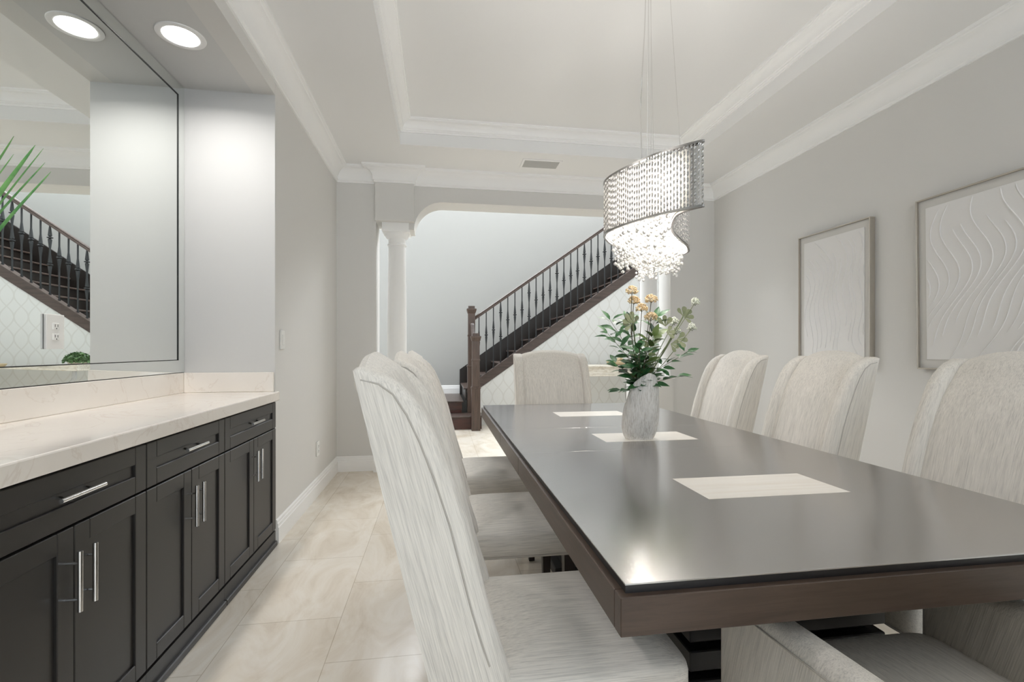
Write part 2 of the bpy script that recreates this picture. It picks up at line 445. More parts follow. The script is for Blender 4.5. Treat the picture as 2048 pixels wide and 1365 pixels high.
# ---------------------------------------------------------------- staircase
SY = 7.28                                       # front face of the flight
RISE, RUN, SX = .19, .2695, .40
SL = RISE / RUN
st = thing('staircase', 'dark oak staircase with open iron balusters rising to the right beyond the opening', 'staircase', (0, 0, 0))
bm = BM(); box(bm, -.60, .615, 6.98, 7.26, 0, .172); box(bm, -.60, .35, 7.26, 7.34, 0, .172)
sb = obj('starting_step', bm, M_tread, st)
obj('tread', B(-.62, .645, 6.955, 7.34, .172, .198, .006), M_stairx, sb)
ld = obj('landing', B(-.60, .345, 7.30, HY1, 0, .36), M_tread, st)
obj('tread', B(-.62, .365, 7.27, HY1, .36, .386, .006), M_stairx, ld)
NST = 15
for k in range(NST):
    x0 = SX + RUN * k; z1 = .386 + RISE * (k + 1)
    bm = BM(); box(bm, x0, x0 + .02, SY + .09, HY1 - .03, z1 - RISE, z1 - .026)
    rs = obj('riser', bm, M_darkstair, st)
    obj('tread', B(x0 - .025, x0 + RUN + .02, SY + .09, HY1 - .03, z1 - .026, z1, .006), M_stairx, st)
XE = SX + RUN * NST
zl = lambda x, z0: z0 + SL * (x - .60)
# outer stringer: fascia board, sloping cap; inner skirt board on the wall
P = lambda p, d: (p[0], d, p[1])
obj('stringer', prism(BM(), [(.58, zl(.58, .565)), (XE, zl(XE, .565)), (XE, zl(XE, .70)), (.58, zl(.58, .70))], P, SY, SY + .09), M_stairx, st)
obj('stringer_cap', prism(BM(), [(.56, zl(.56, .70)), (XE, zl(XE, .70)), (XE, zl(XE, .722)), (.56, zl(.56, .722))], P, SY - .015, SY + .105), M_stairx, st)
obj('skirt_board', prism(BM(), [(.36, zl(.36, .52)), (XE, zl(XE, .52)), (XE, zl(XE, .98)), (.36, zl(.36, .98))], P, HY1 - .03, HY1 - .004), M_darkstair, st)
# wall under the stairs carries the trellis wallpaper
struct('wall_understair', prism(BM(), [(.60, 0), (XE, 0), (XE, zl(XE, .56)), (.60, .56)], P, SY + .012, SY + .08), M_paper)
NEWEL = [(.062, 0), (.062, .60), (.068, .606), (.068, .625), (.054, .632), (.054, 1.0), (.060, 1.008), (.060, 1.022), (.053, 1.03), (.053, 1.27)]
def newel(cx, cy, z0, h, name='newel_post'):
    s = h / 1.40
    pr = [(r, z * s) for r, z in NEWEL] + [(.053, h - .115), (.060, h - .105), (.073, h - .06), (.073, h - .042), (.048, h - .038), (.048, h)]
    return obj(name, sqlathe(BM(), pr, (cx, cy, z0)), M_stairz, st)
newel(.522, 6.885, 0, 1.395)
newel(.490, 7.325, .19, 1.635)
# handrail with profile, and the gooseneck between the posts
RP = [(-.032, -.028), (.032, -.028), (.034, -.006), (.024, .006), (.030, .022), (.018, .034), (-.018, .034), (-.030, .022), (-.024, .006), (-.034, -.006)]
zr = lambda x: 1.655 + SL * (x - .565)
bm = BM(); loft(bm, [[(x, SY + .045 + a, zr(x) + c) for a, c in RP] for x in (.53, XE)])
obj('handrail', bm, M_stairx, st, True, 20)
gp = catmull([(.515, 6.93, 1.31), (.512, 7.0, 1.32), (.505, 7.10, 1.36), (.50, 7.18, 1.46), (.498, 7.23, 1.53), (.496, 7.29, 1.55)], 5)
obj('handrail', tube(BM(), gp, .032, 8), M_stairx, st, True)
def baluster_bm(zb, zt_, double):
    h = zt_ - zb; bm = BM(); w0 = .0075
    ks = (.18, .57) if double else (.38,)
    pr = [(w0, 0)]
    for q in sorted([1 - k for k in ks]):
        zk = q * h
        pr += [(w0, zk - .15), (.0165, zk - .026), (.008, zk - .013), (.024, zk - .006), (.024, zk + .006), (.008, zk + .013), (.0165, zk + .026), (w0, zk + .15)]
    pr += [(w0, h)]
    pr2 = []
    for r, z in pr:
        if not pr2 or z > pr2[-1][1]: pr2.append((r, z))
    sqlathe(bm, [(.012, -.004), (.012, .012)]); sqlathe(bm, pr2); return bm
proto = {}
x, i = .605, 0
while x < XE - .05:
    d = (i % 4 == 3)
    zb = zl(x, .722); zt_ = zr(x) - .02
    if d not in proto:
        o = obj('baluster', baluster_bm(0, zt_ - zb, d), M_iron, st); proto[d] = o
    else:
        o = proto[d].copy(); COL.objects.link(o)
    o.location = (x, SY + .045, zb)
    x += .1115; i += 1
bm = sweep(BM(), [(-.6, HY1), (.40, HY1)], [(d, z + .386) for d, z in BASE]); struct('baseboard_landing', bm, M_trim)

# console under the stairs
CY0, CY1, CX0, CX1, CZ = 6.72, 7.16, 1.52, 3.02, .930
t = thing('console_table', 'whitewashed console table against the patterned wall under the stairs', 'table', ((CX0 + CX1) / 2, 6.94, 0))
hw, hd = (CX1 - CX0) / 2, .22
obj('tabletop', B(-hw, hw, -hd, hd, CZ - .028, CZ, .006), M_console, t)
obj('apron', B(-hw + .05, hw - .05, -hd + .03, hd - .03, CZ - .135, CZ - .028), M_console, t)
obj('bottom_moulding', B(-hw + .03, hw - .03, -hd + .015, hd - .015, CZ - .16, CZ - .135, .004), M_console, t)
for xx in (-.35, .42):
    obj('drawer_pull', B(xx - .065, xx + .065, -hd + .018, -hd + .032, CZ - .105, CZ - .055), M_slot, t)
for sx in (-1, 1):
    for sy in (-1, 1):
        pts = [(sx * (hw - .09 + q), sy * (hd - .06), z) for q, z in ((0, CZ - .16), (.0, CZ - .26), (-.05, CZ - .36), (-.02, .30), (.02, .1), (.02, 0))]
        obj('leg', tube(BM(), catmull(pts, 4), .025, 8), M_grey, t, True)
t = thing('potted_boxwood', 'small clipped green plant in a stone bowl on the console table', 'plant', (1.66, 6.90, CZ))
obj('bowl', lathe(BM(), [(.05, 0), (.07, .01), (.10, .06), (.095, .075), (.08, .07), (.02, .065)]), M_pot, t, True)
bm = BM()
for k in range(420):
    a, e = R.uniform(0, 2 * pi), R.uniform(0, 1)
    d = Vector((cos(a) * sqrt(1 - e * e) * .14, sin(a) * sqrt(1 - e * e) * .14, .07 + e * .12)) * 1
    u = Vector((R.uniform(-1, 1), R.uniform(-1, 1), R.uniform(-.3, 1))).normalized(); v = u.cross(Vector((.3, .5, R.uniform(-1, 1)))).normalized()
    bm.faces.new([bm.verts.new(d + q) for q in (-v * .014, u * .022, v * .014, -u * .022)])
lathe(bm, [(.04, .06), (.08, .09), (.09, .12), (.05, .15), (.01, .16)], n=14)
obj('foliage', bm, M_box, t)
t = thing('carved_tray', 'tan carved wooden chain piece in a low tray at the right end of the console', 'decoration', (2.68, 6.90, CZ))
obj('tray', lathe(BM(), [(.13, 0), (.16, .012), (.185, .05), (.175, .055), (.15, .02), (.02, .016)]), M_tan, t, True)
for px, py, ry in ((-.03, 0, .5), (.07, .02, -.6)):
    bm = BM(); ring = [(cos(q) * .052 * cos(ry) + px, sin(q) * .045 + py, .070 + cos(q) * .052 * sin(ry)) for q in [i * pi / 12 for i in range(25)]]
    obj('link', tube(bm, ring, .018, 8), M_tan, t, True)

# ---------------------------------------------------------------- chairs
REAR = [(.0, -.13), (.30, -.175), (.486, -.213), (.80, -.288), (1.12, -.362), (1.20, -.38)]     # z -> local y
FRONT = [(.0, -.03), (.40, -.032), (.51, -.058), (.61, -.091), (.81, -.141), (.95, -.187), (1.035, -.226), (1.08, -.258), (1.11, -.295), (1.125, -.340)]
def chair(name, label, W, arms=False, sh=0.0, sd=.355):
    t = thing(name, label, 'chair')
    wt = .068; wi = W / 2 - wt + .012; zb = .37
    rear = lambda z: interp(REAR, z) + sh
    # backrest: front panel over a rolled crest and down the rear
    prof = [(interp(FRONT, z) - .030 + sh, z) for z in (.40, .47, .54, .61, .70, .81, .92, 1.0, 1.05)]
    prof += [(-.290 + sh, 1.09), (-.311 + sh, 1.125), (-.336 + sh, 1.150), (-.354 + sh, 1.160), (-.369 + sh, 1.153), (-.374 + sh, 1.125)]
    prof += [(rear(z), z) for z in (1.06, .95, .80, .65, .486, zb)]
    nx = 14; rings = []
    for i in range(nx + 1):
        q = -1 + 2 * i / nx
        ring = []
        for j, (y, z) in enumerate(prof):
            tz = max(0, min(1, (z - .95) / .2)); drop = .038 * abs(q) ** 2.4 * tz
            bulge = .014 * (1 - q * q) if j < 11 else 0
            wx = wi + (wt - .014 if z > 1.10 else 0) * 0
            ring.append((q * wx, y + bulge, z - drop))
        rings.append(ring)
    bm = BM(); loft(bm, rings); obj('backrest', bm, M_fabz, t, True, 50)
    # outside back between the wings
    # wings
    for s in (-1, 1):
        zs_ = [zb, .43, .51, .57, .63, .72, .81, .90, .98, 1.035, 1.07, 1.095, 1.113, 1.124]
        rings = []
        xo, xi = W / 2, W / 2 - wt
        for z in zs_:
            yf, yr = interp(FRONT, z) + sh, rear(z) - .004
            L = max(.006, yf - yr); r = min(.034, L * .45)
            sec = [(xo, yr), (xo + .002, lerp(yr, yf - r, .5)), (xo, yf - r), (xo - .006, yf - r * .45), (xo - .018, yf - r * .08), ((xo + xi) / 2, yf),
                   (xi + .012, yf - r * .10), (xi + .003, yf - r * .5), (xi, yf - r), (xi, lerp(yr, yf - r, .5)), (xi, yr)]
            rings.append([(s * a, c, z) for a, c in (sec if s > 0 else sec[::-1])])
        # rounded top
        cx = sum(p[0] for p in rings[-1]) / 11; cy = sum(p[1] for p in rings[-1]) / 11
        rings.append([(lerp(a, cx, .35), lerp(c, cy, .35), 1.130) for a, c, _ in rings[-1]])
        bm = BM(); loft(bm, rings); wg = obj('wing', bm, M_fabz, t, True, 60)
        pp = [(s * (W / 2 + .001), interp(FRONT, z) + sh - .037, z) for z in (.52, .57, .63, .72, .81, .90, .98, 1.035)] + [(s * (W / 2 + .001), -.290 + sh, 1.077), (s * (W / 2 + .001), -.318 + sh, 1.098), (s * (W / 2 + .001), -.352 + sh, 1.106)]
        obj('piping', tube(BM(), pp, .0018, 6), M_piping, wg, True)
    # seat
    xs = W / 2 - (.062 if arms else .002); y0, y1, z0, z1, r = -.10 + sh, sd, .365, .476, .022
    rings = []; N = 64
    def outline(ix, ybk, yfr, z, e=.16):
        pts = []
        for k in range(N):
            a = 2 * pi * k / N; c, s_ = cos(a), sin(a)
            pts.append((ix * copysign(abs(c) ** e, c), (ybk + yfr) / 2 + (yfr - ybk) / 2 * copysign(abs(s_) ** e, s_), z))
        return pts
    for ins, z in ((.02, z0), (.003, z0 + .006), (0, z0 + .02), (0, z1 - r), (r * .12, z1 - r * .45), (r * .45, z1 - r * .1), (r * 1.2, z1 + .004)):
        rings.append(outline(xs - ins, y0, y1 - ins, z))
    for f, dz in ((.82, .013), (.62, .022), (.40, .028), (.18, .031), (.02, .032)):
        m_ = (y0 + y1) / 2; hh = (y1 - y0) / 2
        rings.append(outline(xs * f, m_ - hh * f, m_ + hh * f, z1 + dz, .16 + (1 - f) * .5))
    bm = BM(); loft(bm, rings); se = obj('seat', bm, M_faby, t, True, 60)
    pr = [(p[0] * 1.001, p[1], z0 + .012) for p in outline(xs + .002, y0, y1 + .002, 0)]
    obj('piping', tube(BM(), pr + [pr[0]], .003, 6), M_piping, se, True)
    if arms:
        for s in (-1, 1):
            rings = []
            xo, xi = W / 2, W / 2 - .068
            for y in (-.11 + sh, sd * .3, sd - .012, sd, sd + .004):
                ins = .004 if y > sd - .005 else 0
                if y > sd + .002: ins = .012
                zt_ = lerp(.66, .622, (y + .11 - sh) / (sd + .11 - sh)) - ins
                sec = [(xo - ins, .335 + ins), (xo - ins, zt_ - .030), (xo - .006 - ins, zt_ - .012), (xo - .02, zt_ - .001), ((xo + xi) / 2, zt_), (xi + .018, zt_ - .002), (xi + .004 + ins, zt_ - .014), (xi + ins, zt_ - .032), (xi + ins, .335 + ins)]
                rings.append([(s * a, y, z) for a, z in (sec if s > 0 else sec[::-1])])
            bm = BM(); loft(bm, rings); ar = obj('arm', bm, M_fabz, t, True, 50)
            pp = [(s * (xo + .001), y, lerp(.66, .622, (y + .11 - sh) / (sd + .11 - sh)) - .030) for y in (-.08 + sh, 0, .12, .24, sd)]
            obj('piping', tube(BM(), pp, .0018, 6), M_piping, ar, True)
    for sx in (-1, 1):
        for yy, lean in ((sd - .05, 0), (-.15 + sh, -.05)):
            bm = BM(); q = W / 2 - .045
            loft(bm, [[(sx * q + a * r_, yy + lean * k + c * r_, z) for a, c in ((-1, -1), (1, -1), (1, 1), (-1, 1))] for r_, z, k in ((.015, 0, 1), (.023, .40, 0))])
            obj('leg', bm, M_leg, t)
    return t
GS = 'upholstered wingback chairs along the long sides of the table'
c0 = chair('dining_chair', 'nearest grey linen wingback chair on the cabinet side of the table, large in the foreground', .49)
c0['group'] = GS; c0.location = (.20, 1.215, 0); c0.rotation_euler = (0, 0, -pi / 2)
dup(c0, (.20, 2.035, 0), -pi / 2, 'middle linen wingback chair on the cabinet side of the table', GS)
dup(c0, (.20, 2.80, 0), -pi / 2, 'farthest linen wingback chair on the cabinet side of the table, mostly hidden', GS)
dup(c0, (1.626, 1.35, 0), pi / 2, 'linen wingback chair on the picture side, cut by the right edge of the photo', GS)
dup(c0, (1.626, 2.155, 0), pi / 2, 'linen wingback chair on the picture side, in front of the smaller-looking framed relief', GS)
dup(c0, (1.626, 2.90, 0), pi / 2, 'farthest linen wingback chair on the picture side of the table', GS)
ca = chair('head_armchair', 'linen armchair at the far head of the table in front of the stairs', .61, True, -.10)
ca['group'] = 'armchairs at the heads of the table'; ca.location = (.915, 3.47, 0); ca.rotation_euler = (0, 0, pi)
dup(ca, (.945, .665, 0), 0, 'linen armchair at the near head of the table, in the bottom right corner', 'armchairs at the heads of the table')

# ---------------------------------------------------------------- dining table
TX0, TX1, TYA, TYB = .318, 1.508, .788, 3.46
TCX, TCY = (TX0 + TX1) / 2, (TYA + TYB) / 2
t = thing('dining_table', 'long espresso dining table with stone inlays and a slatted pedestal base', 'table', (TCX, TCY, 0))
hx, hy = (TX1 - TX0) / 2, (TYB - TYA) / 2
y1, y2 = 1.84 - TCY, 2.39 - TCY
for k, (a, c) in enumerate(((-hy, y1 - .0006), (y1 + .0006, y2 - .0006), (y2 + .0006, hy))):
    o = obj('tabletop' if k != 1 else 'table_leaf', B(-hx, hx, a, c, .757, .760, .0003), M_table, t)
obj('top_edge', B(-hx + .0012, hx - .0012, -hy + .0012, hy - .0012, .7405, .7568), M_ped, t)
o = .013
ap = BM()
for k, (a, c) in enumerate(((-hy - o, y1 - .001), (y1 + .001, y2 - .001), (y2 + .001, hy + o))):
    for s in (-1, 1):
        xx = sorted((s * (hx + o), s * (hx + o - .03)))
        obj('side_apron', B(xx[0], xx[1], a + (.0302 if k == 0 else 0), c - (.0302 if k == 2 else 0), .675, .743, .0015), M_apron, t)
for s in (-1, 1):
    yy = sorted((s * (hy + o), s * (hy + o - .03)))
    obj('end_apron', B(-hx - o, hx + o, yy[0], yy[1], .675, .743, .0015), M_apron_x, t)
obj('underside', B(-hx + .03, hx - .03, -hy + .03, hy - .03, .700, .7403), M_ped, t)
for yc in (1.302, 2.107, 2.905):
    obj('stone_inlay', B(.722 - TCX, 1.156 - TCX, yc - .103 - TCY, yc + .103 - TCY, .755, .7604), M_inlay, t)
for pc in (1.42, 2.70):
    bm = BM(); z = .05; k = 0
    while z < .66:
        big = k % 2 == 0
        g = .0 if big else .03; hh = .052 if big else .022
        box(bm, -.285 + g, .285 - g, pc - TCY - .29 + g, pc - TCY + .29 - g, z, min(.70, z + hh), .003)
        z += hh; k += 1
    box(bm, -.33, .33, pc - TCY - .33, pc - TCY + .33, 0, .05, .005); box(bm, -.36, .36, pc - TCY - .34, pc - TCY + .34, .66, .70, .004)
    obj('pedestal', bm, M_ped, t)

# ---------------------------------------------------------------- vase and flowers
VX, VY, VZ = .902, 2.06, .7606
t = thing('vase', 'ribbed chalk-white vase with a slanted rim holding the flowers', 'vase', (VX, VY, VZ))
N = 72; rings = []
prof = [(.0, .74), (.03, .80), (.12, .90), (.30, .99), (.48, 1.0), (.66, .985), (.82, .95), (.93, .89), (1.0, .84)]
RIM = [(0, .238), (pi * .25, .20), (pi * .5, .175), (pi * .8, .165), (pi, .178), (pi * 1.12, .222), (pi * 1.25, .258), (pi * 1.4, .284), (pi * 1.56, .300), (pi * 1.72, .290), (pi * 1.88, .262), (pi * 2, .238)]
def vring(f, rf, inner=0):
    out = []
    for k in range(N):
        a = 2 * pi * k / N
        ht = interp(RIM, a)
        w_ = rf * (1 + .012 * noise.noise(Vector((cos(a) * 9, sin(a) * 9, f * 3))))
        sk = .012 * (f - .3)
        out.append(((.085 * w_ - inner) * cos(a) + sk, (.062 * w_ - inner) * sin(a), f * ht))
    return out
for i in range(25):
    f = i / 24
    rings.append(vring(f, interp(prof, f)))
for f in (1.0, .9, .6, .2): rings.append(vring(f, interp(prof, f), .006))
bm = BM(); loft(bm, rings); obj('vase_body', bm, M_vase, t, True, 60)

def leaf(bm, base_, d, nrm, L, Wd, fold=.25, seg=4):
    d = d.normalized(); s = d.cross(nrm)
    s = s.normalized() if s.length > 1e-4 else Vector((1, 0, 0)); n = s.cross(d)
    prv = None
    for i in range(seg + 1):
        q = i / seg; wv = Wd * (sin(pi * q ** .8) if 0 < q < 1 else 0)
        c = base_ + d * L * q - n * L * .22 * q * q
        a = bm.verts.new(c + s * wv + n * wv * fold); m_ = bm.verts.new(c); b_ = bm.verts.new(c - s * wv + n * wv * fold)
        if prv:
            bm.faces.new((prv[0], a, m_, prv[1])); bm.faces.new((prv[1], m_, b_, prv[2]))
        prv = (a, m_, b_)
MOUTH = Vector((.905, 2.06, .98))
def branch(tip, label, m, nleaf, L, Wd, start=.32, cat='foliage', grp='leafy branches in the vase', r=.0022, sub=0):
    rot = Vector((MOUTH.x + (tip[0] - MOUTH.x) * .15, MOUTH.y + (tip[1] - MOUTH.y) * .3, .80))
    mid = Vector((lerp(MOUTH.x, tip[0], .32), lerp(MOUTH.y, tip[1], .4), lerp(MOUTH.z, tip[2], .5)))
    pts = catmull([rot, Vector((lerp(rot.x, MOUTH.x, .5), MOUTH.y, .98)), mid, tip], 8)
    t = thing('leafy_branch', label, cat, tuple(rot), 0, grp)
    org = rot
    obj('stem', tube(BM(), [p - org for p in pts], [lerp(r, r * .4, i / (len(pts) - 1)) for i in range(len(pts))], 6), M_stem, t, True)
    bm = BM()
    for k in range(nleaf):
        q = lerp(start, 1, (k + .5) / nleaf); i = min(len(pts) - 2, int(q * (len(pts) - 1)))
        p = pts[i].lerp(pts[i + 1], q * (len(pts) - 1) - i); tg = (pts[i + 1] - pts[i]).normalized()
        a = k * 2.4 + R.uniform(-.4, .4); side = Vector((cos(a), sin(a) * .75, R.uniform(-.25, .35)))
        d = tg * .55 + side * .85
        pet = p + d.normalized() * .012
        leaf(bm, pet - org, d, Vector((R.uniform(-.4, .4), -.5 + R.uniform(-.4, .4), 1)), L * R.uniform(.8, 1.15), Wd * R.uniform(.85, 1.15))
    leaf(bm, pts[-1] - org, pts[-1] - pts[-3], Vector((0, -.6, 1)), L, Wd)
    obj('leaves', bm, m, t, True, 80)
    return t
GF = 'leafy branches in the vase'
TIPS = [((.735, 2.02, 1.235), 'dark leafy branch reaching farthest left from the vase', M_leaf, 15),
        ((.775, 2.10, 1.30), 'dark leafy branch rising at the upper left of the bouquet', M_leaf, 16),
        ((.755, 1.97, 1.10), 'low dark leafy branch drooping to the left over the vase rim', M_leaf, 12),
        ((.885, 2.16, 1.30), 'dark leafy branch in the middle of the bouquet, behind the yellow flowers', M_leaf, 18),
        ((.985, 2.08, 1.31), 'dark leafy branch standing upright right of the yellow flowers', M_leaf, 16),
        ((.93, 1.98, 1.22), 'olive green leafy branch at the front centre of the bouquet', M_leaf2, 16),
        ((.84, 1.95, 1.17), 'dark leafy branch low at the front left of the bouquet', M_leaf, 15),
        ((1.00, 2.14, 1.18), 'dark leafy branch low at the back right of the bouquet', M_leaf, 15),
        ((1.115, 2.03, 1.150), 'thin dark leafy branch reaching far right above the table', M_leaf, 14),
        ((1.045, 1.99, 1.045), 'short leafy branch hanging over the right side of the vase', M_leaf, 7),
        ((.80, 2.03, .985), 'short leafy branch hanging over the left side of the vase', M_leaf, 6)]
for tp, lb, m_, nl in TIPS: branch(Vector(tp), lb, m_, int(nl * 1.7), .062, .0145)

def cluster(bm, c, rx, rz, n, s):
    for k in range(n):
        a, e = R.uniform(0, 2 * pi), R.uniform(-.35, 1)
        q = sqrt(max(0, 1 - e * e)) * R.uniform(.55, 1)
        p = c + Vector((cos(a) * q * rx, sin(a) * q * rx, e * rz))
        bmesh.ops.create_icosphere(bm, subdivisions=1, radius=s * R.uniform(.7, 1.2), matrix=Matrix.Translation(p))
def flower(name, head, via, label, m, rx, rz, n, s, ms, grp):
    rot = Vector((lerp(MOUTH.x, head.x, .2), lerp(MOUTH.y, head.y, .3), .81))
    pts = catmull([rot, Vector((lerp(rot.x, MOUTH.x, .5), MOUTH.y, .99)), via, head], 7)
    t = thing(name, label, 'flower', tuple(rot), 0, grp)
    bm = tube(BM(), [p - rot for p in pts], .0016, 6)
    for k in range(6):
        a = k * pi / 3; tube(bm, [head - rot - Vector((0, 0, .014)), head - rot + Vector((cos(a) * rx * .6, sin(a) * rx * .6, 0))], .0007, 4)
    obj('stem', bm, ms, t, True)
    bm = BM(); cluster(bm, head - rot, rx, rz, n, s); obj('flower_head', bm, m, t, True)
    return t
GY = 'yellow yarrow flowers in the vase'
for (h, lb) in (((.851, 2.03, 1.425), 'cream-yellow flower at the very top of the bouquet'), ((.872, 2.06, 1.383), 'cream-yellow flower just below the topmost one'),
               ((.938, 2.02, 1.387), 'cream-yellow flower at the right of the top group'), ((.884, 2.00, 1.345), 'cream-yellow flower in the middle of the yellow group'),
               ((.922, 1.99, 1.305), 'lowest cream-yellow flower, sitting in the green leaves')):
    h = Vector(h); flower('yellow_flower', h, Vector((lerp(MOUTH.x, h.x, .75) - .015, h.y, lerp(MOUTH.z, h.z, .55))), lb, M_yel, .028, .023, 110, .0042, M_stem, GY)
GW = 'white flower clusters in the vase'
for (h, lb) in (((1.148, 2.02, 1.378), 'white flower cluster at the far upper right tip of the bouquet'), ((1.062, 2.05, 1.29), 'white flower cluster nearest the middle on the right side'),
               ((1.122, 2.00, 1.262), 'greenish-white flower cluster farthest right below the tip'), ((1.083, 2.07, 1.247), 'lowest greenish-white flower cluster on the right side')):
    h = Vector(h); flower('white_flower', h, Vector((lerp(MOUTH.x, h.x, .45), h.y, lerp(MOUTH.z, h.z, .5))), lb, M_wfl, .021, .021, 60, .0042, M_stemg, GW)
def fan(bm, base_, d, nrm, L):
    d = d.normalized(); s = d.cross(nrm).normalized()
    for a0 in (-.75, 0, .75):
        dd = d * cos(a0) + s * sin(a0); ss = dd.cross(nrm).normalized()
        prv = None
        for q, wv in ((0, .02), (.35, .10), (.7, .24), (.92, .20), (1.0, .05)):
            c = base_ + dd * L * q
            a = bm.verts.new(c + ss * wv * L); b_ = bm.verts.new(c - ss * wv * L)
            if prv: bm.faces.new((prv[0], a, b_, prv[1]))
            prv = (a, b_)
def ginkgo(spots, tip, via, label):
    rot = Vector((lerp(MOUTH.x, tip.x, .2), MOUTH.y, .81))
    t = thing('sage_spray', label, 'foliage', tuple(rot), 0, 'dusty sage sprays in the vase')
    pts = catmull([rot, Vector((lerp(rot.x, MOUTH.x, .5), MOUTH.y, .99)), via, tip], 7)
    obj('stem', tube(BM(), [p - rot for p in pts], .003, 6), M_stemg, t, True)
    bm = BM()
    for p, d, L in spots: fan(bm, Vector(p) - rot, Vector(d), Vector((.1, -1, .3)), L * .82)
    obj('leaves', bm, M_ginkgo, t)
ginkgo([((.85, 2.02, 1.285), (-.7, 0, .75), .062), ((.855, 2.02, 1.28), (-.2, 0, 1), .05), ((.845, 2.02, 1.275), (-1, 0, .1), .05)], Vector((.85, 2.02, 1.285)), Vector((.875, 2.04, 1.15)), 'sage fan-leaf spray at the upper left, beside the yellow flowers')
ginkgo([((1.09, 2.02, 1.315), (.1, 0, 1), .055), ((1.095, 2.02, 1.315), (.75, 0, .6), .055), ((1.095, 2.02, 1.31), (1, 0, .05), .045),
        ((1.015, 2.04, 1.27), (-.1, 0, 1), .062), ((1.05, 2.0, 1.21), (1, -.1, -.05), .06), ((1.02, 2.0, 1.19), (.8, -.1, -.35), .05), ((1.0, 2.0, 1.24), (.9, 0, .1), .05)],
       Vector((1.09, 2.02, 1.315)), Vector((.985, 2.03, 1.13)), 'sage fan-leaf spray leaning to the upper right below the white flowers')

# ---------------------------------------------------------------- chandelier
CC = [(.924, 1.575), (.80, 1.735), (.722, 1.99), (.790, 2.165), (.915, 2.315), (1.035, 2.48), (1.120, 2.694),
      (1.086, 2.805), (1.21, 2.645), (1.288, 2.38), (1.220, 2.215), (1.095, 2.065), (.975, 1.90), (.888, 1.686)]
cur = catmull([(x, y, 0) for x, y in CC], 26, True)
CX, CYC = 1.005, 2.19
ZB, ZT = 1.675, 1.905
ch = thing('chandelier', 'crystal chandelier with a twisted S-shaped silver strand shade hanging over the table', 'chandelier', (CX, CYC, TZ))
L = lambda p, z: (p.x - CX, p.y - CYC, z - TZ)
# equal arc-length samples
seg = [0]
for a, c in zip(cur, cur[1:] + cur[:1]): seg.append(seg[-1] + (c - a).length)
TOT = seg[-1]
def along(s):
    s %= TOT
    import bisect
    i = min(len(cur) - 1, bisect.bisect_right(seg, s) - 1)
    return cur[i].lerp(cur[(i + 1) % len(cur)], (s - seg[i]) / (seg[i + 1] - seg[i]))
NS = int(TOT / .0128)
bm = BM()
for k in range(NS):
    p = along(k * TOT / NS); ph = R.uniform(0, pi)
    rings = []
    for i in range(29):
        z = lerp(ZB + .004, ZT - .004, i / 28); a = ph + i * pi / 3
        u, v = Vector((cos(a), sin(a), 0)), Vector((-sin(a), cos(a), 0))
        rings.append([L(p + u * .0040 * sx + v * .0014 * sy, z) for sx, sy in ((1, 1), (-1, 1), (-1, -1), (1, -1))])
    loft(bm, rings)
o = obj('strand_curtain', bm, M_strand, ch); o['kind'] = 'stuff'
for z in (ZB, ZT):
    for dz in (0,):
        bm = BM(); rings = []
        for i, p in enumerate(cur):
            tg = (cur[(i + 1) % len(cur)] - cur[i - 1]).normalized(); nn = Vector((tg.y, -tg.x, 0))
            rings.append([L(p + nn * a, z + b_) for a, b_ in ((-.005, -.004), (.005, -.004), (.005, .004), (-.005, .004))])
        loft(bm, rings + [rings[0]], caps=False); obj('rim', bm, M_rim, ch, True)
# sheer liner just inside the strands
area_sign = sum(a.x * c.y - c.x * a.y for a, c in zip(cur, cur[1:] + cur[:1]))
bm = BM(); r0, r1 = [], []
for i, p in enumerate(cur):
    tg = (cur[(i + 1) % len(cur)] - cur[i - 1]).normalized(); nn = Vector((-tg.y, tg.x, 0)) * (1 if area_sign > 0 else -1)
    q = p + nn * .008; r0.append(L(q, ZB + .004)); r1.append(L(q, ZT - .012))
loft(bm, [r0, r1], caps=False); obj('shade_liner', bm, M_liner, ch, True)
def inside(x, y):
    c = False
    for a, b_ in zip(cur, cur[1:] + cur[:1]):
        if (a.y > y) != (b_.y > y) and x < (b_.x - a.x) * (y - a.y) / (b_.y - a.y) + a.x: c = not c
    return c
# top frame, cross plate, bulbs, crystal drops
bm = BM(); bulbs = []
for s in (-.42, -.25, -.08, .09, .26, .43):
    bulbs.append((CX + s * .32, CYC + s * 1.15))
tube(bm, [(s * .26, s * .93, ZT - TZ - .01) for s in (-.5, 0, .5)], .008, 6)
for x, y in bulbs: lathe(bm, [(.012, -.05), (.014, -.02), (.014, 0), (.006, .002)], (x - CX, y - CYC, ZT - TZ - .01), 10)
obj('lamp_frame', bm, M_chrome, ch, True)
for x, y in bulbs:
    obj('bulb', lathe(BM(), [(.004, -.060), (.012, -.052), (.014, -.03), (.010, -.004)], (x - CX, y - CYC, ZT - TZ - .06), 10), M_bulb, ch, True)
    l = bpy.data.lights.new('bulb_light', 'POINT'); l.energy = 3.2; l.color = (1, .955, .90); l.shadow_soft_size = .03
    lo = bpy.data.objects.new('bulb_light', l); COL.objects.link(lo); lo.location = (x - CX, y - CYC, 1.80 - TZ); lo.parent = ch
bm = BM(); wires = BM()
ico = bmesh.new(); bmesh.ops.create_icosphere(ico, subdivisions=1, radius=1)
IV = [v.co.copy() for v in ico.verts]; IF = [[v.index for v in f.verts] for f in ico.faces]
gx = .66
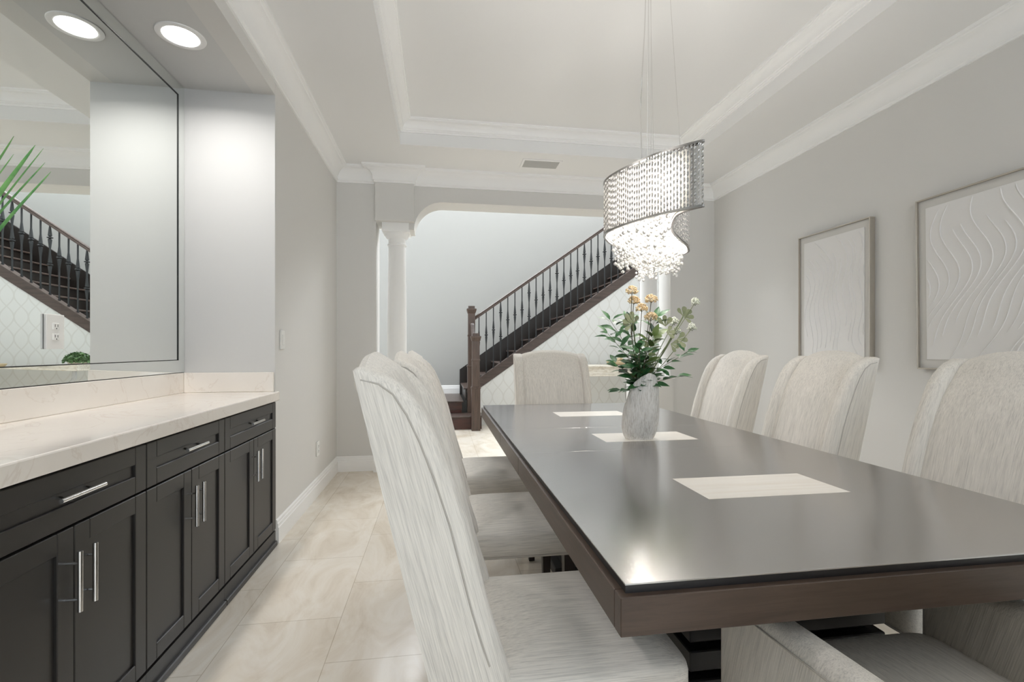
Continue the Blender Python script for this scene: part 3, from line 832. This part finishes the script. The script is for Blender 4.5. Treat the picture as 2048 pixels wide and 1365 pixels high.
while gx < 1.36:
    gy = 1.55
    while gy < 2.86:
        x, y = gx + R.uniform(-.006, .006), gy + R.uniform(-.006, .006)
        if inside(x, y) and min((p - Vector((x, y, 0))).length for p in cur[::4]) > .022:
            u = ((x - CX) * .27 + (y - CYC) * .96)
            zlo = 1.578 + .05 * abs(u) + .035 * sin(9 * u + 7 * (x - CX)) + R.uniform(-.014, .014)
            z = 1.70
            while z > zlo:
                rr_ = .0072 if z - .023 > zlo else .0098
                vs = [bm.verts.new((x - CX + v.x * rr_, y - CYC + v.y * rr_, z - TZ + v.z * rr_)) for v in IV]
                for f in IF: bm.faces.new([vs[i] for i in f])
                z -= .023
            loft(wires, [[(x - CX + a * .0004, y - CYC + c * .0004, zz - TZ) for a, c in ((1, 0), (-.5, .8), (-.5, -.8))] for zz in (zlo, ZT - .02)])
        gy += .036
    gx += .036
o = obj('crystal_drops', bm, M_crystal, ch); o['kind'] = 'stuff'
o = obj('drop_wires', wires, M_chrome, ch); o['kind'] = 'stuff'
# suspension wires, power cord and ceiling canopy
for x, y, tx, ty in ((.86, 1.83, .98, 2.13), (1.0, 2.19, 1.005, 2.19), (1.02, 2.20, 1.02, 2.20), (1.02, 1.90, 1.05, 2.10), (1.16, 2.56, 1.03, 2.25)):
    obj('suspension_wire', tube(BM(), [(x - CX, y - CYC, ZT - TZ), (tx - CX, ty - CYC, -.025)], .0011, 5), M_silver, ch)
cp = catmull([(.875, 1.98, 1.90), (.875, 1.985, 2.10), (.905, 2.06, 2.25), (.895, 2.02, 2.40), (.94, 2.09, 2.7), (.965, 2.13, 3.08)], 8)
obj('power_cord', tube(BM(), [L(p, p.z) for p in cp], .0026, 6), M_silver, ch, True)
obj('canopy', lathe(BM(), [(.14, -.03), (.15, -.026), (.15, -.001)], n=40), M_chrome, ch, True)

# ---------------------------------------------------------------- buffet: cabinets, counter, mirror
def shaker(bm, x, y0, y1, z0, z1, fr=.056, th=.020):
    """front facing +x, outer face at x"""
    box(bm, x - th, x - .008, y0 + fr - .002, y1 - fr + .002, z0 + fr - .002, z1 - fr + .002)
    for a in ((y0, y0 + fr, z0, z1), (y1 - fr, y1, z0, z1), (y0 + fr, y1 - fr, z0, z0 + fr), (y0 + fr, y1 - fr, z1 - fr, z1)):
        box(bm, x - th, x, a[0], a[1], a[2], a[3], .002)
    return bm
def pull(c, axis, ln, parent, out=.032, r=.0062):
    bm = BM(); h = ln / 2
    ax = Vector((0, 1, 0)) if axis == 'y' else Vector((0, 0, 1)); c = Vector(c)
    tube(bm, [c + Vector((out, 0, 0)) - ax * h, c + Vector((out, 0, 0)) + ax * h], r, 12)
    for s in (-1, 1): tube(bm, [c + ax * s * h * .6, c + Vector((out, 0, 0)) + ax * s * h * .6], r * .72, 8)
    h_ = obj('handle', bm, M_chrome, parent, True, 40); h_['label'] = 'polished chrome bar handle'
XFACE = -.958
def cabinet(y0, y1, label, first=False):
    c = thing('base_cabinet', label, 'cabinet', (XFACE, (y0 + y1) / 2, 0), 0, 'dark shaker base cabinets under the mirror')
    a, b_ = y0 - (y0 + y1) / 2, y1 - (y0 + y1) / 2
    bm = BM(); box(bm, -.48, -.021, a + .001, b_ - .001, .09, .860); box(bm, -.44, -.045, a + .001, b_ - .001, 0, .09)
    obj('carcass', bm, M_cab, c)
    bm = BM(); box(bm, -.045, .010, a + .0005, b_ - .0005, 0, .030, .004); box(bm, -.045, -.002, a + .0005, b_ - .0005, .030, .088)
    obj('toe_moulding', bm, M_cab, c)
    d = obj('drawer', shaker(BM(), 0, a + .002, b_ - .002, .703, .852), M_cab, c, False)
    pull((-.008, 0, .785), 'y', .16, d)
    m_ = (a + b_) / 2
    for s, (p, q) in ((1, (a + .002, m_ - .0015)), (-1, (m_ + .0015, b_ - .002))):
        d = obj('door', shaker(BM(), 0, p, q, .10, .696), M_cab, c)
        pull((0, m_ - s * .028, .560), 'z', .158, d)
cabinet(2.335, 3.022, 'dark shaker cabinet at the far end of the buffet')
cabinet(1.750, 2.335, 'dark shaker cabinet in the middle of the visible buffet')
cabinet(1.115, 1.750, 'dark shaker cabinet nearest the camera on the left')
cabinet(.480, 1.115, 'dark shaker cabinet beside the camera, beyond the left edge of the photo')
bm = BM(); box(bm, NB + .001, -.938, NY0 + .01, NY1 - .001, .862, .915, .005, 2)
tag(obj('countertop', bm, M_counter), 'cream marble countertop along the dark cabinets', 'countertop')
bm = BM(); box(bm, NB + .001, NB + .021, NY0 + .01, NY1 - .001, .9155, 1.030, .002); box(bm, NB + .022, XL - .004, NY1 - .021, NY1 - .001, .9155, 1.030, .002)
tag(obj('backsplash', bm, M_counter), 'low cream marble backsplash strip below the big mirror', 'backsplash')

MX = NB + .018                                                       # mirror plane
MY0, MY1, MZ0, MZ1 = -.45, NY1 - .006, 1.034, NZ - .004
t = thing('wall_mirror', 'large wall mirror with wide angled glass borders, above the marble counter', 'mirror', (NB + .002, (MY0 + MY1) / 2, 0))
yo, fw = (MY0 + MY1) / 2, .073
X = lambda x: x - NB - .002
obj('mirror_glass', B(X(NB + .003), X(MX), MY0 + fw - yo, MY1 - fw - yo, MZ0 + fw, MZ1 - fw), M_mirror, t)
bm = BM()
box(bm, X(NB + .003), X(MX) + .004, MY0 + fw - .004 - yo, MY1 - fw + .004 - yo, MZ1 - fw, MZ1 - fw + .004)
box(bm, X(NB + .003), X(MX) + .004, MY0 + fw - .004 - yo, MY1 - fw + .004 - yo, MZ0 + fw - .004, MZ0 + fw)
for yy in (MY0 + fw - .004, MY1 - fw): box(bm, X(NB + .003), X(MX) + .004, yy - yo, yy + .004 - yo, MZ0 + fw, MZ1 - fw)
obj('joint', bm, M_gap, t)
def strip(o_, i_):      # outer edge points (y,z) and inner edge points; sloped mirror strip
    bm = BM()
    xo, xi = X(MX) - .0002, X(MX) + .0012
    v = [(xo, o_[0][0] - yo, o_[0][1]), (xo, o_[1][0] - yo, o_[1][1]), (xi, i_[1][0] - yo, i_[1][1]), (xi, i_[0][0] - yo, i_[0][1])]
    back = [(X(NB + .003), p[1], p[2]) for p in v]
    loft(bm, [back, v]); f = obj('bevel_strip', bm, M_mirror, t)
A, Bq = [(MY0, MZ0), (MY1, MZ0), (MY1, MZ1), (MY0, MZ1)], []
g = fw - .004
Bq = [(MY0 + g, MZ0 + g), (MY1 - g, MZ0 + g), (MY1 - g, MZ1 - g), (MY0 + g, MZ1 - g)]
for i in range(4): strip((A[i], A[(i + 1) % 4]), (Bq[i], Bq[(i + 1) % 4]))
# outlet set in the mirror
def outlet(name, label, cat, loc, rz, w_, h_, m=M_plastic, kind='outlet'):
    """plate facing local -y"""
    t = thing(name, label, cat, loc, rz)
    obj('cover_plate', B(-w_ / 2, w_ / 2, -.010, 0, -h_ / 2, h_ / 2, .002), m, t)
    if kind == 'outlet':
        for s in (-1, 1):
            o_ = obj('receptacle', B(-.016, .016, -.013, -.009, s * .020 - .014, s * .020 + .014, .003), M_plastic, t)
            bm = BM(); box(bm, -.0075, -.0055, -.0135, -.0125, s * .020 - .002, s * .020 + .008); box(bm, .0055, .0075, -.0135, -.0125, s * .020 - .002, s * .020 + .007); box(bm, -.002, .002, -.0135, -.0125, s * .020 - .010, s * .020 - .006)
            obj('slots', bm, M_slot, o_)
    else:
        obj('rocker', B(-.016, .016, -.014, -.009, -.033, .033, .002), M_plastic, t)
    return t
outlet('outlet', 'electrical outlet with a silvery plate mounted on the mirror', 'outlet', (MX + .0005, 2.068, 1.233), pi / 2, .088, .132)
outlet('outlet', 'white outlet low on the left wall past the cabinets', 'outlet', (XL + .0005, 4.02, .37), pi / 2, .072, .115)
outlet('light_switch', 'white switch on the left wall just past the mirror niche', 'switch', (XL + .0005, 3.145, 1.225), pi / 2, .072, .118, kind='switch')
outlet('light_switch', 'white switch on the far wall right of the flowers', 'switch', (2.565, YF - .0005, 1.214), 0, .072, .118, kind='switch')
# recessed light in the niche soffit
t = thing('recessed_light', 'round recessed downlight in the ceiling of the mirror niche', 'light', (-1.232, 2.525, NZ))
obj('trim_ring', lathe(BM(), [(.076, .02), (.078, -.004), (.088, -.007), (.104, -.004), (.106, 0), (.106, .002)], n=40), M_trim, t, True)
obj('lens', lathe(BM(), [(.0, -.002), (.070, -.004), (.076, .004), (.0, .006)], n=40), M_lamp, t, True)
def downlight(par):
    l = bpy.data.lights.new('downlight', 'AREA'); l.shape = 'DISK'; l.size = .13; l.energy = 3.0; l.spread = radians(160); l.color = (1, .97, .94)
    lo = bpy.data.objects.new('downlight', l); COL.objects.link(lo); lo.location = (0, 0, -.006); lo.parent = par
downlight(t)
t2 = dup(t, (-1.232, 1.30, NZ), 0, 'round recessed downlight in the niche ceiling nearer the camera, out of frame')

# grass plant on the counter, beside the left edge of the picture
GP = Vector((-1.27, 1.30, .915))
t = thing('grass_plant', 'tall green grass plant on the counter whose blades enter from the left edge', 'plant', tuple(GP))
obj('pot', lathe(BM(), [(.055, 0), (.07, .01), (.08, .14), (.074, .145), (.066, .13), (.01, .125)]), M_plastic, t, True)
def blade(bm, tip, wd, bend):
    b0 = Vector((R.uniform(-.03, .03), R.uniform(-.03, .03), .12)); tip = Vector(tip) - GP
    mid = b0.lerp(tip, .5) + Vector((0, -bend, bend * .8))
    pts = catmull([b0, mid, tip], 8); prv = None
    for i, p in enumerate(pts):
        q = i / (len(pts) - 1); wv = wd * (1 - q) ** .6 + .0004
        a = bm.verts.new(p + Vector((.35 * wv, wv * .9, -wv * .5))); m_ = bm.verts.new(p + Vector((wv * .3, 0, 0))); c = bm.verts.new(p - Vector((.35 * wv, wv * .9, -wv * .5)))
        if prv: bm.faces.new((prv[0], a, m_, prv[1])); bm.faces.new((prv[1], m_, c, prv[2]))
        prv = (a, m_, c)
for tip, wd, bd in (((-1.30, 1.775, 1.832), .012, .02), ((-1.30, 1.807, 1.834), .004, .02), ((-1.30, 1.814, 1.79), .005, .03), ((-1.30, 1.839, 1.769), .007, .03),
                    ((-1.30, 1.695, 1.77), .004, .02), ((-1.26, 1.55, 1.95), .007, .01), ((-1.20, 1.30, 2.0), .007, .01), ((-1.18, 1.05, 1.85), .007, -.02), ((-1.30, .95, 1.75), .006, -.02), ((-1.15, 1.5, 1.75), .006, .03)):
    bm = BM(); blade(bm, tip, wd, bd); obj('grass_blade', bm, M_grass, t, True, 80)

# ---------------------------------------------------------------- framed reliefs, vent
def picture(y0, y1, z0, z1, label, seed, tilt=0):
    cy, cz = (y0 + y1) / 2, (z0 + z1) / 2; hw, hh = (y1 - y0) / 2, (z1 - z0) / 2
    t = thing('framed_relief', label, 'picture', (XR - .001, cy, cz), 0, 'framed white relief artworks on the right wall')
    t.rotation_euler = (tilt, 0, 0)
    f = .008; bm = BM()
    for a in ((-hw, hw, -hh, -hh + f), (-hw, hw, hh - f, hh), (-hw, -hw + f, -hh + f, hh - f), (hw - f, hw, -hh + f, hh - f)):
        box(bm, -.042, 0, a[0], a[1], a[2], a[3], .001)
    obj('frame', bm, M_champ, t)
    obj('mat_board', B(-.026, -.002, -hw + f, hw - f, -hh + f, hh - f), M_mat, t)
    mw = .052; aw, ah = hw - mw, hh - mw * 1.1
    # relief: wavy raised ridges that follow a flowing field
    bm = BM(); box(bm, -.031, -.026, -aw, aw, -ah, ah, .001)
    rs = random.Random(seed); nr = 17
    for k in range(nr):
        yk = lerp(-aw * 1.5, aw * 1.5, (k + .5 + rs.uniform(-.2, .2)) / nr); pts = []
        k0 = rs.uniform(0, .25); k1 = rs.uniform(.8, 1) if k % 3 else 1
        if k % 4 == 0: k0 = 0
        for i in range(41):
            q = lerp(k0, k1, i / 40); z = lerp(-ah, ah, q)
            y = yk + .075 * sin(5.2 * q + 2.3 * yk + seed) + .035 * sin(11 * q + 6 * yk + seed * 2) + (.22 * (q - .5) * (1 if seed == 1 else -1))
            if abs(y) < aw - .004: pts.append((-.031, y, z * .985))
            else:
                if len(pts) > 4: tube(bm, pts, [.0008] + [.0042] * (len(pts) - 2) + [.0008], 6)
                pts = []
        if len(pts) > 4: tube(bm, pts, [.0008] + [.0042] * (len(pts) - 2) + [.0008], 6)
    obj('relief_panel', bm, M_relief, t, True, 40)
picture(2.832, 3.485, 1.055, 2.065, 'farther of the two framed white reliefs, behind the middle chair', 1)
picture(1.862, 2.515, 1.050, 2.072, 'nearer framed white relief, cut by the right edge of the photo', 2, radians(-.6))
t = thing('air_vent', 'grey slatted air vent in the ceiling before the opening', 'vent', (.94, 4.385, ZC))
bm = BM(); vw, vd = .185, .105
for a in ((-vw, vw, -vd, -vd + .022), (-vw, vw, vd - .022, vd), (-vw, -vw + .022, -vd + .022, vd - .022), (vw - .022, vw, -vd + .022, vd - .022)): box(bm, *a, -.007, .001, .001)
obj('frame', bm, M_ceil, t)
obj('backing', B(-vw + .02, vw - .02, -vd + .02, vd - .02, -.0015, .001), M_slot, t)
for k in range(7):
    y = lerp(-vd + .032, vd - .032, k / 6); bm = BM()
    loft(bm, [[(x, y - .006, -.002), (x, y + .003, -.008), (x, y + .002, -.009), (x, y - .007, -.003)] for x in (-vw + .022, vw - .022)])
    obj('slat', bm, M_vent, t)
